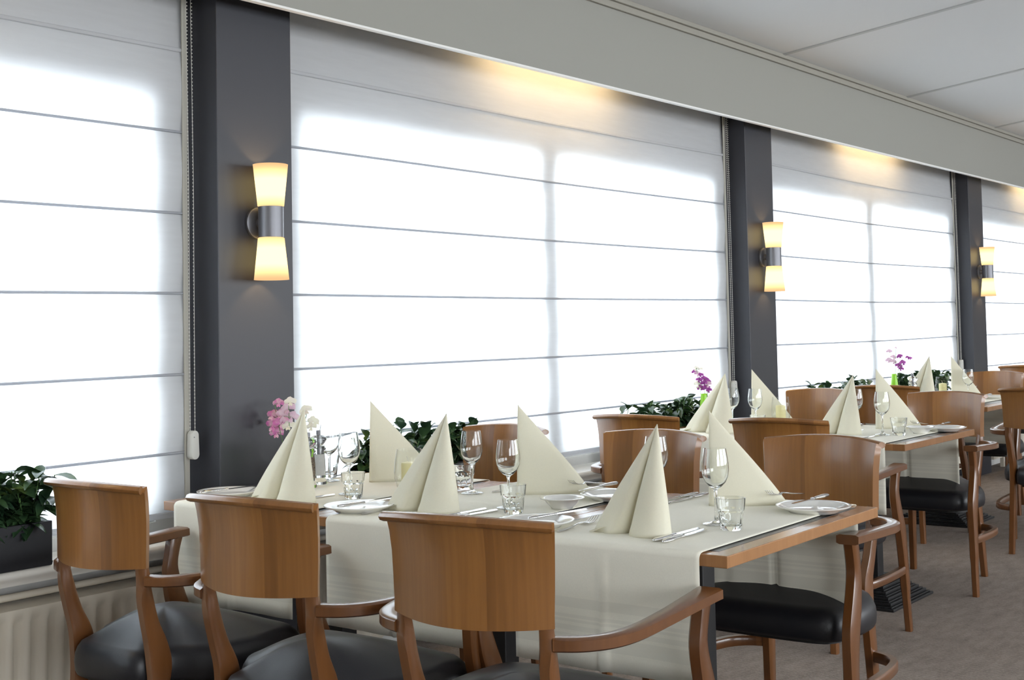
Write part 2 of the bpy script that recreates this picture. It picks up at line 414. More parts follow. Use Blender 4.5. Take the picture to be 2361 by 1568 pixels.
# radiators under the sill
for i in range(4):
    a, b = PIL[i] + PW + .05, PIL[i + 1] - .05
    root = empty('radiator', ((a + b) / 2, 3.56, 0)); n = int((b - a) / .0555); w = (b - a) / n; h = (b - a) / 2
    g = G(); rows = []
    for z, d in ((.10, 0), (.135, .0), (.15, 1), (.435, 1), (.452, 0), (.478, 0)):
        r = []
        for q in range(n * 8 + 1):
            u = q / 8; c = .5 - .5 * math.cos(2 * math.pi * u)
            c = max(0, min(1, c * 2.2 - .5)); r.append((-h + u * w, -.049 - .018 * (1 - c) * d - (.018 * (1 - d)), z))
        rows.append(r)
    rows.append([(p[0], -.035, .484) for p in rows[-1]]); rows.append([(p[0], .03, .484) for p in rows[-1]]); rows.append([(p[0], .03, .10) for p in rows[-1]])
    g.grid(rows); g.box((-h - .004, -.066, .10), (-h, .03, .484)); g.box((h, -.066, .10), (h + .004, .03, .484))
    g.build('panel', M_rad, root, angle=50)
    g = G().tube([(-h, -.012, .506), (h, -.012, .506)], .011, 12)
    pp = g.build('pipe', M_rad, root)
    for q in (-.62, .28, .9):
        G().tube([(q - .012, -.012, .506), (q + .012, -.012, .506)], .017, 12).build('pipe_joint', M_rad, pp)
    for q in (-h + .3, h - .3):
        G().box((q, .03, .2), (q + .04, .100, .24)).build('wall_bracket', M_rad, root, smooth=False)
    for q in (-h + .4, h - .4):
        G().box((q, -.02, 0), (q + .03, .01, .10)).build('foot', M_rad, root, smooth=False)
    place_lab = ['cream panel radiator left of the front table behind the chairs, under the left window', 'cream panel radiator under the wide middle window behind the front table',
                 'cream panel radiator under the sill behind the second table', 'cream panel radiator under the far window beyond the third table'][i]
    tag(root, place_lab, 'radiator', 'radiators under the window sill')

# ------------------------------------------------------------------ roman blinds
SE = [2.25, 1.965, 1.685, 1.41, 1.133, .868]
def make_blind(a, b, label, seed):
    rnd = random.Random(seed)
    root = empty('roman_blind', ((a + b) / 2, BLIND_Y, 0)); h = (b - a) / 2
    zs = []
    pts = [2.78] + SE + [.672]
    for i in range(len(pts) - 1):
        n = 7
        for q in range(n):
            t = q / n; zs.append((pts[i] + (pts[i + 1] - pts[i]) * t, -.010 * math.sin(math.pi * t) ** .8 * (-1 if i == 0 else 1)))
    zs.append((pts[-1], 0))
    ph = [rnd.uniform(0, 6.3) for _ in range(4)]
    rows = []
    for z, off in zs:
        r = []
        for q in range(61):
            u = q / 60; x = -h + 2 * h * u
            wv = .0035 * math.sin(9 * u + ph[0] + z * 2) * (1 - abs(2 * u - 1) ** 4) + .002 * math.sin(31 * u + ph[1] + 3 * z)
            sag = -.006 * math.sin(math.pi * u) if z < 2.3 else 0
            r.append((x, off + wv * (1 if abs(off) > 1e-4 else .3), z + sag))
        rows.append(r)
    fab = G().grid(rows).build('fabric', M_blind, root, angle=80)
    for z in SE:
        th = .0048 if z < 2.2 else .0075
        pr = []
        for q in range(41):
            u = q / 40; x = -h + 2 * h * u; sag = -.006 * math.sin(math.pi * u) + .0015 * math.sin(5 * u + ph[2] + z)
            pr.append([(x, -.006 + .006 * math.cos(a_), z + sag + th * math.sin(a_)) for a_ in [2 * math.pi * k_ / 8 for k_ in range(8)]])
        G().grid(pr, True, True).build('rod_pocket', M_blind if z > 2.2 else M_seam, root)
    bevel(G().box((-h, -.010, .655), (h, .004, .675)).build('bottom_bar', M_blind, root, smooth=False), .003)
    G().box((h - .018, -.014, .66), (h + .002, -.010, 2.78)).build('edge_tape', M_edge, root, smooth=False)
    bevel(G().box((-h, -.03, 2.74), (h, .03, 2.80)).build('head_rail', M_plastic, root, smooth=False), .003)
    # looped bead chain with its weight
    ch = []
    for s in (0, 1):
        x = h - .008 + .02 * s
        c = G()
        top = 2.74
        z = top
        c.tube([(x, -.03, .93), (x + .002, -.03, 1.8), (x, -.02, top)], .0011, 5)
        while z > .93:
            c.lathe([(0, -.0024), (.0017, -.0017), (.0024, 0), (.0017, .0017), (0, .0024)], 6, (x, -.03, z)); z -= .0125
        c.build('bead_chain', M_plastic, root)
    w = G(); prof = []
    for q in range(24):
        a_ = 2 * math.pi * q / 24; cx, cz = math.cos(a_), math.sin(a_)
        prof.append((.0185 * cx * (1.0 - .12 * (cz > 0)), (.030 if cz > 0 else -.034) + .017 * cz))
    def ring(y, s): return [(h + .003 + px * s, y, .895 + pz * (1 if s == 1 else .985)) for px, pz in prof]
    w.grid([ring(-.044, .86), ring(-.041, 1), ring(-.020, 1), ring(-.017, .86)], True, True)
    wt = w.build('chain_weight', M_plastic, root, angle=50)
    G().lathe([(0, 0), (.002, 0), (.002, .001), (0, .001)], 10, (0, 0, 0)).build('screw', M_brush, wt).matrix_local = Matrix.Translation((h - .003, -.045, .92)) @ Matrix.Rotation(R(90), 4, 'X')
    tag(root, label, 'blind', 'sheer roman blinds over the windows')
for i, lab in enumerate(['white sheer roman blind over the left window, beside the nearest pillar', 'wide white sheer roman blind between the first and second pillars, over the front table',
                         'white sheer roman blind between the second and third dark pillars', 'white sheer roman blind beyond the third pillar, partly cut off by the photo edge']):
    make_blind(PIL[i] + PW + .03, PIL[i + 1] - .045, lab, i)

# ------------------------------------------------------------------ cove lights above the blinds
for i in range(4):
    xc = (PIL[i] + PW + PIL[i + 1]) / 2 + .02
    root = empty('cove_light', (xc, 3.46, 2.56))
    bevel(G().box((-.56, -.035, .03), (.56, .035, .06)).build('housing', M_plastic, root, smooth=False), .004)
    G().tube([(-.52, 0, 0), (.52, 0, 0)], .011, 12).build('lamp_tube', M_tube, root)
    g = G()
    for s in (-1, 1): g.box((s * .54 - .012, -.02, -.02), (s * .54 + .012, .02, .03))
    g.build('end_cap', M_plastic, root, smooth=False)
    G().box((-.02, -.088, .05), (.02, .005, .07)).build('bracket', M_plastic, root, smooth=False)
    tag(root, ['warm tube light hidden behind the fascia over the left window', 'warm tube light hidden behind the fascia, glowing on the middle blind over the front table',
               'warm tube light hidden behind the fascia, glowing on the second blind beyond the middle pillar', 'warm tube light hidden behind the fascia over the far window'][i], 'light', 'cove lights behind the fascia')

# ------------------------------------------------------------------ wall sconces
def make_sconce():
    root = empty('wall_sconce')
    g = G().lathe([(0, 0), (.054, 0), (.056, .002), (.056, .012), (.052, .014), (0, .014)], 40)
    pl = g.build('backplate', M_brush, root); pl.matrix_local = Matrix.Rotation(R(90), 4, 'X')
    G().tube([(0, -.01, 0), (0, -.05, 0)], .018, 20).build('arm', M_brush, root)
    c = (0, -.072, 0)
    G().lathe([(0, -.054), (.043, -.054), (.044, -.053), (.044, .053), (.043, .054), (0, .054)], 40, c).build('body', M_brush, root)
    for s in (1, -1):
        G().lathe([(.042, .0545 * s), (.046, .056 * s), (.0485, .085 * s), (.0605, .199 * s), (.0612, .201 * s), (.0590, .2015 * s), (.0465, .084 * s), (.041, .0565 * s)], 40, c).build('lamp_shade', M_shade, root)
        l = bpy.data.lights.new('bulb', 'POINT'); l.energy = 2.6; l.color = (1, .62, .25); l.shadow_soft_size = .015
        lo = bpy.data.objects.new('bulb', l); COL.objects.link(lo); lo.parent = root; lo.location = (0, -.072, .13 * s)
    return root
sc = make_sconce()
for i, (x, lab) in enumerate([(3.072, 'lit up-and-down wall sconce on the nearest dark pillar, largest in view'), (6.95, 'lit up-and-down wall sconce on the second dark pillar'), (10.83, 'lit up-and-down wall sconce on the third dark pillar, smallest in view')]):
    place(sc, (x, 3.5, 1.655), 0, lab, 'wall lamp', 'sconces on the pillars')

# ------------------------------------------------------------------ planters on the sill
def make_planter(x0, w, label, seed, wide=.105):
    rnd = random.Random(seed)
    root = empty('planter', (x0 + w / 2, 3.515, .597)); h = w / 2
    g = G(); t = .008; d = .052; H = .13
    g.box((-h, -d, 0), (h, d, .01)); g.box((-h, -d, .01), (h, -d + t, H)); g.box((-h, d - t, .01), (h, d, H)); g.box((-h, -d + t, .01), (-h + t, d - t, H)); g.box((h - t, -d + t, .01), (h, d - t, H))
    bevel(g.build('trough', M_trough, root, smooth=False), .002)
    G().box((-h + t, -d + t, .01), (h - t, d - t, H - .012)).build('soil', M_soil, root, smooth=False)
    g = G(); st = G()
    nst = int(w / .011)
    for q in range(nst):
        bx = rnd.uniform(-h + .02, h - .02); by = rnd.uniform(-.035, .02)
        hh = rnd.uniform(.07, .175); lean = Vector((rnd.uniform(-.06, .06), rnd.uniform(-.075, .005), 0))
        p0 = Vector((bx, by, H - .015)); p1 = p0 + lean + Vector((0, 0, hh))
        st.tube([p0, (p0 + p1) / 2 + lean * .2, p1], .0018, 5)
        n = rnd.randint(15, 21)
        for k_ in range(n):
            t_ = rnd.uniform(.0, 1.0); base = p0.lerp(p1, t_)
            az = rnd.uniform(0, 6.283); el = rnd.uniform(-.35, 1.0) * (.4 + t_ * .8) ; Ln = rnd.uniform(.050, .088); Wd = Ln * rnd.uniform(.22, .30)
            dirv = Vector((math.cos(az) * math.cos(el), math.sin(az) * math.cos(el) * .75, math.sin(el))).normalized()
            side = dirv.cross(Vector((0, 0, 1)))
            if side.length < .1: side = Vector((1, 0, 0))
            side.normalize(); side = (side + Vector((0, 0, rnd.uniform(-.5, .5)))).normalized(); nrm = side.cross(dirv).normalized()
            rows = []
            for s_, wf in ((0, .08), (.14, .55), (.32, .93), (.5, 1), (.68, .80), (.84, .45), (1, .02)):
                c = base + dirv * Ln * s_ - Vector((0, 0, 1)) * (.35 * Ln * s_ * s_)
                rows.append([c - side * Wd * wf + nrm * Wd * wf * .3, c - nrm * .001, c + side * Wd * wf + nrm * Wd * wf * .3])
            mx = max(p.y for r_ in rows for p in r_)
            if mx > .085: rows = [[Vector((p.x, p.y - (mx - .085), p.z)) for p in r_] for r_ in rows]
            g.grid(rows)
    st.build('stems', M_stem, root)
    g.build('foliage', M_leaf, root, angle=90)
    tag(root, label, 'planter', 'leafy planters along the window sill')
make_planter(1.50, .735, 'black trough of dark evergreen leaves on the sill left of the nearest chair', 1)
make_planter(3.50, .74, 'black trough of dark evergreen leaves on the sill behind the front table napkins', 2)
make_planter(5.34, .78, 'black trough of evergreen leaves on the sill near the second pillar, left of the flowers', 3)
make_planter(7.55, .75, 'leafy black trough on the sill just past the second pillar, behind the second table', 4)
make_planter(8.95, .95, 'leafy black trough on the sill beside the far lime vase, behind the third table', 5)

# ------------------------------------------------------------------ chairs (face +x, left is +y)
def make_chair():
    root = empty('dining_armchair')
    # curved back panel with a rolled top rail
    hz = [(.684, .186), (.71, .186), (.76, .188), (.81, .190), (.85, .193), (.875, .196), (.889, .198)]
    def lean(z): return -.014 * max(0, (z - .76) / .13) ** 2.5 + .006
    def cx(u): return -.062 * (1 - u * u)
    rows_f, rows_b = [], []
    for z, hw in hz:
        rf, rb = [], []
        for q in range(25):
            u = -1 + 2 * q / 24; x = cx(u) + lean(z) + .012; zz = z + (.012 * (1 - u * u) if z > .80 else -.006 * (1 - u * u) * (z < .69))
            dn = .124 * u / hw; nl = math.hypot(1, dn); rf.append((x + .010 / nl, u * hw - .010 * dn / nl, zz)); rb.append((x - .012 / nl, u * hw + .012 * dn / nl, zz))
        rows_f.append(rf); rows_b.append(rb)
    roll = []
    zt, hw = hz[-1]; zt += 0
    for a_ in (20, 60, 100, 140, 180, 220, 260, 300):
        r = []
        for q in range(25):
            u = -1 + 2 * q / 24; xc = cx(u) + lean(zt) - .006
            dn = .124 * u / hw; nl = math.hypot(1, dn); k_ = .005 - .0140 * math.cos(R(a_))
            r.append((xc + .006 - k_ / nl, u * hw + k_ * dn / nl, zt - .007 + .012 * (1 - u * u) + .0105 * math.sin(R(a_))))
        roll.append(r)
    g = G(); g.grid(rows_f + roll + rows_b[::-1][1:], False)
    loop = rows_f + roll + rows_b[::-1][1:]
    g.grid([loop[-1], loop[0]])
    for e in (0, -1):
        i0 = len(g.v); col = [r[e] for r in loop]; g.v += [tuple(p) for p in col]
        nf = len(rows_f)
        nb = len(col)
        for j in range(nf - 1):
            a_, b_ = j, j + 1; c_, d_ = nb - 1 - j, nb - 2 - j
            if d_ > b_: g.f.append((i0 + a_, i0 + b_, i0 + d_, i0 + c_))
        g.f.append(tuple(i0 + j for j in range(nf - 1, nb - nf + 1)))
    br = g.build('backrest', M_wood, root, angle=50)
    # rear legs: S-shaped stiles that carry the back
    for s in (-1, 1):
        secs = []
        for p in catmull([(.0075, .0085, .75), (.009, .0090, .70), (.014, .0125, .665), (.020, .0180, .61), (.036, .0215, .545), (.057, .029, .485), (.066, .032, .43), (.062, .025, .36), (.052, .021, .20), (.038, .015, 0)], 5):
            z = p.z; y = (.164 + .0075 * min(1, max(0, (z - .48) / .16)) + .017 * max(0, (.48 - z) / .48)) * s
            a_ = R(30) * min(1, max(0, (z - .60) / .08)); c_, s_ = math.cos(a_), math.sin(a_)
            secs.append(((p.x, y, z), (p.y * c_, -p.y * s_ * s, 0), (.0150 * s_ * s, .0150 * c_, 0)))
        G().sweep(secs).build('leg', M_leg, root, angle=45)
    # front legs: curved posts that carry the arm tips
    for s in (-1, 1):
        pts = catmull([(.478, .300, .662), (.466, .298, .62), (.458, .297, .565), (.476, .300, .49), (.500, .303, .42), (.512, .305, .34), (.524, .310, .18), (.535, .316, 0)], 5)
        secs = []
        for p in pts:
            z = p.z; w = .022 - .004 * math.exp(-((z - .60) / .05) ** 2) + .012 * math.exp(-((z - .44) / .09) ** 2)
            if z < .3: w = .0225 - .007 * (1 - z / .3)
            secs.append(((p.x, p.y * s, z), (w, 0, 0), (0, .0165 - .003 * (z < .15), 0)))
        G().sweep(secs).build('leg', M_leg, root, angle=45)
    # arms: flat bent wood bowed outwards
    for s in (-1, 1):
        pts = catmull([(.020, .182, .652), (.045, .232, .652), (.095, .272, .653), (.17, .291, .655), (.29, .298, .660), (.40, .302, .666), (.512, .305, .6715)], 6)
        secs = []
        for j, p in enumerate(pts):
            t = (pts[min(j + 1, len(pts) - 1)] - pts[max(j - 1, 0)]).normalized()
            sd = Vector((-t.y, t.x, 0)).normalized(); f = j / (len(pts) - 1)
            w = .019 + .013 * max(0, (f - .55) / .45) ** 1.5
            upv = t.cross(sd); upv = upv if upv.z > 0 else -upv
            secs.append(((p.x, p.y * s, p.z), (sd.x * w, sd.y * w * s, 0), Vector((upv.x, upv.y * s, upv.z)) * .0135))
        G().sweep(secs).build('armrest', M_leg, root, angle=45)
    # low side stretchers bowed outwards
    for s in (-1, 1):
        pts = catmull([(.058, .180, .245), (.085, .240, .245), (.15, .280, .246), (.28, .300, .248), (.41, .307, .250), (.515, .308, .252)], 5)
        secs = []
        for j, p in enumerate(pts):
            t = (pts[min(j + 1, len(pts) - 1)] - pts[max(j - 1, 0)]).normalized(); sd = Vector((-t.y, t.x, 0)).normalized()
            secs.append(((p.x, p.y * s, p.z), (sd.x * .013, sd.y * .013 * s, 0), (0, 0, .016)))
        G().sweep(secs).build('stretcher', M_leg, root, angle=45)
    # upholstered seat: rounded plan, domed top
    half = [(-.004, 0), (.0, .080), (.018, .132), (.06, .150), (.100, .156), (.128, .180), (.165, .230), (.225, .264), (.32, .276), (.40, .272), (.455, .262), (.493, .228), (.506, .150), (.510, 0)]
    loop = catmull([(x, y, 0) for x, y in half], 4)
    loop = [(p.x, p.y) for p in loop] + [(p.x, -p.y) for p in loop[-2:0:-1]]
    n = len(loop)
    def outline(k):
        return [(.21 + (x - .21) * k, y * k) for x, y in loop]
    rows = []
    for k_, z in [(.93, .374), (.972, .377), (.992, .388), (1.0, .410), (.990, .432), (.965, .447)] + [(q, .456 + .078 * (1 - q * q) ** 1.4) for q in (.92, .86, .78, .70, .61, .52, .43, .33, .22, .12, .02)]:
        rows.append([(x, y, z) for x, y in outline(k_)])
    g = G().grid(rows, True); g.f.append(tuple(range(n))); g.f.append(tuple(len(g.v) - n + j for j in range(n)))
    g.build('seat', M_leath, root, angle=80)
    g = G()
    rows = [[(x, y, z) for x, y in outline(.86)] for z in (.362, .385)]
    g.grid(rows, True, True).build('seat_frame', M_black, root, angle=50)
    return root
chair = make_chair()
GC = 'wooden armchairs round the tables'
CH = [(2.037, 1.697, 6.5, 'wooden armchair seen from behind, nearest the camera, at the aisle end of the front table'),
      (2.016, 2.319, 2, 'wooden armchair seen from behind, middle of the three on the front table near side'),
      (2.030, 2.943, 0, 'wooden armchair seen from behind beside the left radiator and planter'),
      (3.915, 1.788, 180, 'wooden armchair facing the camera across the aisle end of the front table'),
      (3.89, 2.405, 179, 'wooden armchair facing the camera behind the middle wine glasses of the front table'),
      (3.90, 3.070, 177, 'wooden armchair facing the camera at the window end of the front table, by the planter'),
      (4.684, 2.305, 4, 'wooden armchair seen from behind at the near side of the second table, aisle end'),
      (4.657, 2.945, 2, 'wooden armchair seen from behind at the near side of the second table, by the window'),
      (6.587, 2.320, 178.5, 'wooden armchair facing the camera at the aisle end of the second table'),
      (6.70, 3.06, 178, 'wooden armchair facing the camera at the window end of the second table'),
      (7.20, 2.035, 0, 'wooden armchair seen from behind at the right edge of the photo'),
      (7.27, 2.91, 4, 'wooden armchair seen from behind at the third table, below the lime vase'),
      (9.22, 2.90, 178, 'wooden armchair facing the camera on the far side of the third table'),
      (10.55, 3.07, 2, 'wooden armchair in front of the last window, furthest away, only its back rail showing')]
for x, y, a, lab in CH: place(chair, (x, y, 0), R(a), lab, 'chair', GC)

# ------------------------------------------------------------------ tables and runners
def make_table(lx, ly):
    root = empty('dining_table')
    g = G(); hx, hy = lx / 2, ly / 2; b = .045
    # wooden lipping round a dark laminate centre
    g.box((-hx, -hy, .722), (hx, hy, .750))
    o = g.build('tabletop', M_top, root, smooth=False); bevel(o, .002, 2)
    G().box((-hx + b, -hy + b, .7497), (hx - b, hy - b, .7506)).build('inlay_panel', M_inlay, root, smooth=False)
    bevel(G().box((-.034, -.034, .05), (.034, .034, .70)).build('column', M_black, root, smooth=False), .004)
    bevel(G().box((-.24, -.2, .704), (.24, .2, .722)).build('top_plate', M_black, root, smooth=False), .003)
    g = G(); n = 6                                  # ribbed cast foot, stepped like a pyramid
    for q in range(n):
        z = q * .018; sx, sy = .25 - q * .030, .18 - q * .022
        g.box((-sx, -sy, z), (sx, sy, z + .012)); g.box((-sx + .012, -sy + .012, z + .012), (sx - .012, sy - .012, z + .018))
    bevel(g.build('base', M_black, root, smooth=False), .002)
    return root
def make_runner(w, lx, d0, d1):
    """cloth across the table along x; hangs d0 at the near end and d1 at the far end"""
    root = G(); hw = w / 2; hx = lx / 2; path = []
    for k_ in range(9): path.append((-hx - .011, -d0 + (d0 - .012) * k_ / 8))
    for a_ in (20, 45, 70): path.append((-hx + .004 - .015 * math.cos(R(a_)), -.0125 + .0145 * math.sin(R(a_))))
    for k_ in range(15): path.append((-hx + .008 + (lx - .016) * k_ / 14, .0025))
    for a_ in (70, 45, 20): path.append((hx - .004 + .015 * math.cos(R(a_)), -.0125 + .0145 * math.sin(R(a_))))
    for k_ in range(9): path.append((hx + .011, -.012 - (d1 - .012) * k_ / 8))
    rows = []
    for x, z in path:
        r = []
        hang = max(0, -z - .012)
        for q in range(41):
            u = -1 + q / 20
            crease = .009 * math.exp(-((u) / .018) ** 2) * min(1, hang / .04) + .004 * math.exp(-((u - .62) / .03) ** 2) * min(1, hang / .1)
            wv = hang * (.020 * math.sin(3.1 * u + 1) + .008 * math.sin(9 * u)) + crease + .012 * hang * (abs(u) ** 6)
            sgn = -1 if x < 0 else 1
            zz = z + (.0012 * (math.exp(-((u - .02) / .02) ** 2) + .7 * math.exp(-((x - .05) / .012) ** 2)) if z > 0 else 0)
            r.append((x + sgn * abs(wv) * (1 if hang > 0 else 0), u * hw * (1 - .02 * hang), zz))
        rows.append(r)
    o = root.grid(rows).build('table_runner', M_runner, None, angle=75)
    s = o.modifiers.new('thick', 'SOLIDIFY'); s.thickness = .0012; s.offset = 1
    return o
tab = make_table(.905, .652)
for i, lab in enumerate(['wooden table with dark inlay at the aisle end of the front row', 'middle wooden table of the front row, between the window and aisle tables', 'wooden table of the front row standing nearest the window']):
    u = .326 + .6525 * i
    place(tab, (3.066 - .022 * u, 1.431 + u, 0), R(1.0), lab, 'table', 'tables of the front row pushed together')
for i, (y, lab) in enumerate([(2.39, 'wooden table of the second row, at its aisle end'), (3.062, 'wooden table of the second row standing by the window')]):
    place(tab, (5.770, y, 0), 0, lab, 'table', 'tables of the second row', (.975, 1.03, 1))
place(tab, (8.232, 2.945, 0), 0, 'wooden table in the third row, beyond the second table', 'table', 'far tables', (.98, 1.38, 1))
place(tab, (8.24, 1.93, 0), 0, 'wooden table behind the rightmost chair at the photo edge', 'table', 'far tables', (.98, 1.07, 1))
place(tab, (11.55, 3.0, 0), 0, 'wooden table beyond the third pillar, almost hidden behind chairs', 'table', 'far tables', (.98, 1.2, 1))
run = make_runner(.522, .905, .297, .297)
for i, lab in enumerate(['cream table runner hanging over the aisle end of the front table', 'cream table runner across the middle of the front table', 'cream table runner nearest the window on the front table']):
    u = .326 + .6525 * i
    place(run, (3.066 - .022 * u, 1.431 + u, .7508), R(1.0), lab, 'table runner', 'cream runners on the front row')
for (x, y, sx, sy, lab) in [(5.770, 2.39, .975, .97, 'cream table runner at the aisle end of the second table'), (5.770, 3.062, .975, .97, 'cream table runner on the second table by the window'),
                        (8.232, 2.945, .98, 1.2, 'cream table runner on the third table'), (8.24, 1.93, .98, 1.0, 'cream table runner showing under the rightmost chair back'),
                        (11.55, 3.0, .98, 1.1, 'cream table runner on the table furthest away')]:
    place(run, (x, y, .7508), 0, lab, 'table runner', 'cream runners on the far rows', (sx, sy, 1))
TZ = .7545   # top of the runner cloth

# ------------------------------------------------------------------ napkins (open side towards -x, spine slopes to +y)
def make_napkin(variant=0):
    # base outline in plan, walked round; y to the left of a near-side diner, -x towards the diner
    base = catmull([(.014, .165, 0), (-.002, .172, 0), (-.018, .135, 0), (-.024, .098, 0), (-.004, .070, 0), (.012, .060, 0),
                    (-.006, .052, 0), (-.034, .034, 0), (-.052, -.005, 0), (-.048, -.044, 0), (-.024, -.072, 0), (.008, -.076, 0), (.030, -.056, 0)], 6)
    if variant: base = catmull([(.014, .165, 0), (-.002, .172, 0), (-.016, .135, 0), (-.020, .098, 0), (-.004, .070, 0), (.010, .060, 0),
                    (-.004, .050, 0), (-.024, .032, 0), (-.032, .0, 0), (-.026, -.030, 0), (-.010, -.044, 0), (.008, -.046, 0), (.018, -.040, 0)], 6)
    apex = Vector((.004, -.040, .272))
    rows = []
    for t in (0, .04, .1, .2, .32, .45, .58, .7, .81, .9, .96, .99):
        r = []
        for p in base:
            q = p.lerp(apex, t)
            # slight belly so that the linen looks rolled, not planar
            d = Vector((p.x - apex.x, p.y - apex.y, 0))
            q += d * (.035 * math.sin(math.pi * t) * (1 - t))
            if t < .05 and p.x < -.02: q.x -= .004
            q.z = apex.z * (t ** .98)
            r.append(q)
        rows.append(r)
    rows.append([apex + Vector((p.x, p.y, 0)) * .004 for p in base])
    g = G().grid(rows)
    # back sheet closing the cone from the last to the first edge
    bk_ = []
    for r in rows:
        a_, b_ = r[-1], r[0]
        bk_.append([a_.lerp(b_, k_ / 8) + Vector((.010 * math.sin(math.pi * k_ / 8), 0, 0)) * (1 - r[0].z / .28) for k_ in range(9)])
    g.grid(bk_)
    # loose corner lying on the cloth at the left foot
    tail = []
    for k_ in range(7):
        t = k_ / 6
        tail.append([(-.018 - .014 * t, .115 + .055 * t, .004 + .012 * (1 - t) + .002 * math.sin(6 * t)), (.006 + .004 * t, .125 + .050 * t, .003 + .006 * (1 - t)), (-.004 - .010 * t, .110 + .06 * t, .0025)])
    g.grid(tail)
    o = g.build('folded_napkin', M_napkin, None, angle=80)
    s = o.modifiers.new('thick', 'SOLIDIFY'); s.thickness = .0014; s.offset = 0
    return o
nap = make_napkin(0); nap2 = make_napkin(1)
GN = 'napkins folded into standing cones'
# apex foot positions measured on the table; the proto's apex stands over (.002, -.040)
def put_nap(proto, ax, ay, rot, lab, sz=1.0, w=1.0):
    c, s = math.cos(R(rot)), math.sin(R(rot)); ox, oy = .004 * w, -.040 * w
    place(proto, (ax - (ox * c - oy * s), ay - (ox * s + oy * c), TZ), R(rot), lab, 'napkin', GN, (w, w, sz))
NP = [(nap, 2.757, 1.686, -6, 'cream cone napkin nearest the camera at the aisle end, between fork and knives', 1.0),
      (nap, 2.800, 2.404, 0, 'cream cone napkin in the middle of the front table, in front of the candle glass', 1.02),
      (nap, 2.745, 2.925, 4, 'cream cone napkin overlapping the pink flowers and the pepper mill', 1.04),
      (nap2, 3.289, 1.838, 176, 'cream cone napkin seen from behind, beside the plate at the aisle corner', .985),
      (nap2, 3.217, 2.470, 178, 'cream cone napkin seen from behind, at the middle, just left of the small dish', 1.015),
      (nap2, 3.236, 3.120, 182, 'cream cone napkin seen from behind at the window end, just left of the leafy trough', 1.01),
      (nap, 5.662, 2.415, 0, 'cream cone napkin with a front crease on the second table, aisle end', .99),
      (nap, 5.492, 2.978, 6, 'cream cone napkin with a front crease beside the tall purple flowers', 1.03),
      (nap2, 6.002, 2.444, 178, 'cream cone napkin seen from behind a wine glass on the second table', 1.05),
      (nap2, 6.064, 3.134, 180, 'cream cone napkin seen from behind against the second pillar', 1.02),
      (nap, 8.06, 2.93, 0, 'cream cone napkin with a front crease on the third table', 1.06),
      (nap2, 8.41, 2.915, 180, 'cream cone napkin seen from behind on the third table, by the third pillar', 1.02)]
NR = [(5, .86), (8, 1), (4, 1.05), (216, 1.02), (222, 1.06), (228, 1.1), (0, .9), (-6, 1.15), (224, 1.05), (224, 1.05), (4, .9), (215, .95)]
for (p_, ax, ay, _, lab, sz), (rot, w_) in zip(NP, NR): put_nap(p_, ax, ay, rot, lab, sz, w_)

# ------------------------------------------------------------------ glassware
def make_wineglass():
    o = G()
    outer = [(0, .0015), (.034, .0015), (.0352, .0028), (.030, .0045), (.012, .0075), (.0055, .012), (.0040, .025), (.0036, .060), (.0040, .084), (.0065, .091),
             (.017, .0985), (.0265, .109), (.0330, .124), (.0353, .140), (.0348, .156), (.0322, .174), (.0300, .188), (.0288, .1950)]
    inner = [(.0280, .1950), (.0291, .188), (.0313, .174), (.0338, .156), (.0343, .140), (.0319, .1245), (.0254, .111), (.016, .1015), (.006, .0965), (0, .0955)]
    o.lathe(outer + inner, 40)
    return o.build('wine_glass', M_glass, None, angle=60)
def make_tumbler():
    seg = 54; rows = []
    def ring(r, z, facet=0.0):
        out = []
        for k_ in range(seg):
            a_ = 2 * math.pi * k_ / seg; f = abs(math.sin(4.5 * a_)) # nine facets
            rr = r * (1 - facet * (1 - f) ** 1.0)
            out.append((rr * math.cos(a_), rr * math.sin(a_), z))
        return out
    rows = [ring(.0001, .002), ring(.024, .0), ring(.0265, .003, .02), ring(.0280, .010, .05), ring(.0315, .040, .07), ring(.0322, .045, .07), ring(.0336, .0485, .0), ring(.0345, .052), ring(.0372, .078), ring(.0374, .0795),
            ring(.0360, .0798), ring(.0352, .077), ring(.0322, .052), ring(.0296, .045, .02), ring(.0288, .040, .03), ring(.0262, .016, .03), ring(.023, .0115), ring(.0001, .0105)]
    return G().grid(rows, True).build('tumbler', M_glass, None, angle=28)
wg = make_wineglass(); tb = make_tumbler()
GW, GT = 'stemmed wine glasses', 'faceted water tumblers'
for x, y, lab in [(2.985, 1.655, 'wine glass behind the nearest tumbler, in front of the aisle-end napkin'),
                  (2.960, 2.312, 'wine glass behind the middle tumbler, left of the middle rear napkin'),
                  (3.162, 2.614, 'wine glass standing in front of the chair by the leafy trough'),
                  (2.955, 2.946, 'wine glass right of the salt mill, over a tumbler'),
                  (3.180, 3.266, 'wine glass seen behind the salt mill at the window end'),
                  (3.235, 1.985, 'wine glass half hidden behind the nearest creased napkin'),
                  (5.680, 2.290, 'wine glass beside the tumbler on the second table, in front of a napkin'),
                  (5.880, 2.500, 'wine glass half hidden behind the creased napkin of the second table'),
                  (5.790, 2.978, 'wine glass left of the candle on the second table'),
                  (5.80, 3.11, 'wine glass half hidden behind the napkin beside the second pillar cord'),
                  (8.38, 2.80, 'wine glass in front of the last napkin on the third table')]:
    place(wg, (x, y, TZ), 0, lab, 'wine glass', GW)
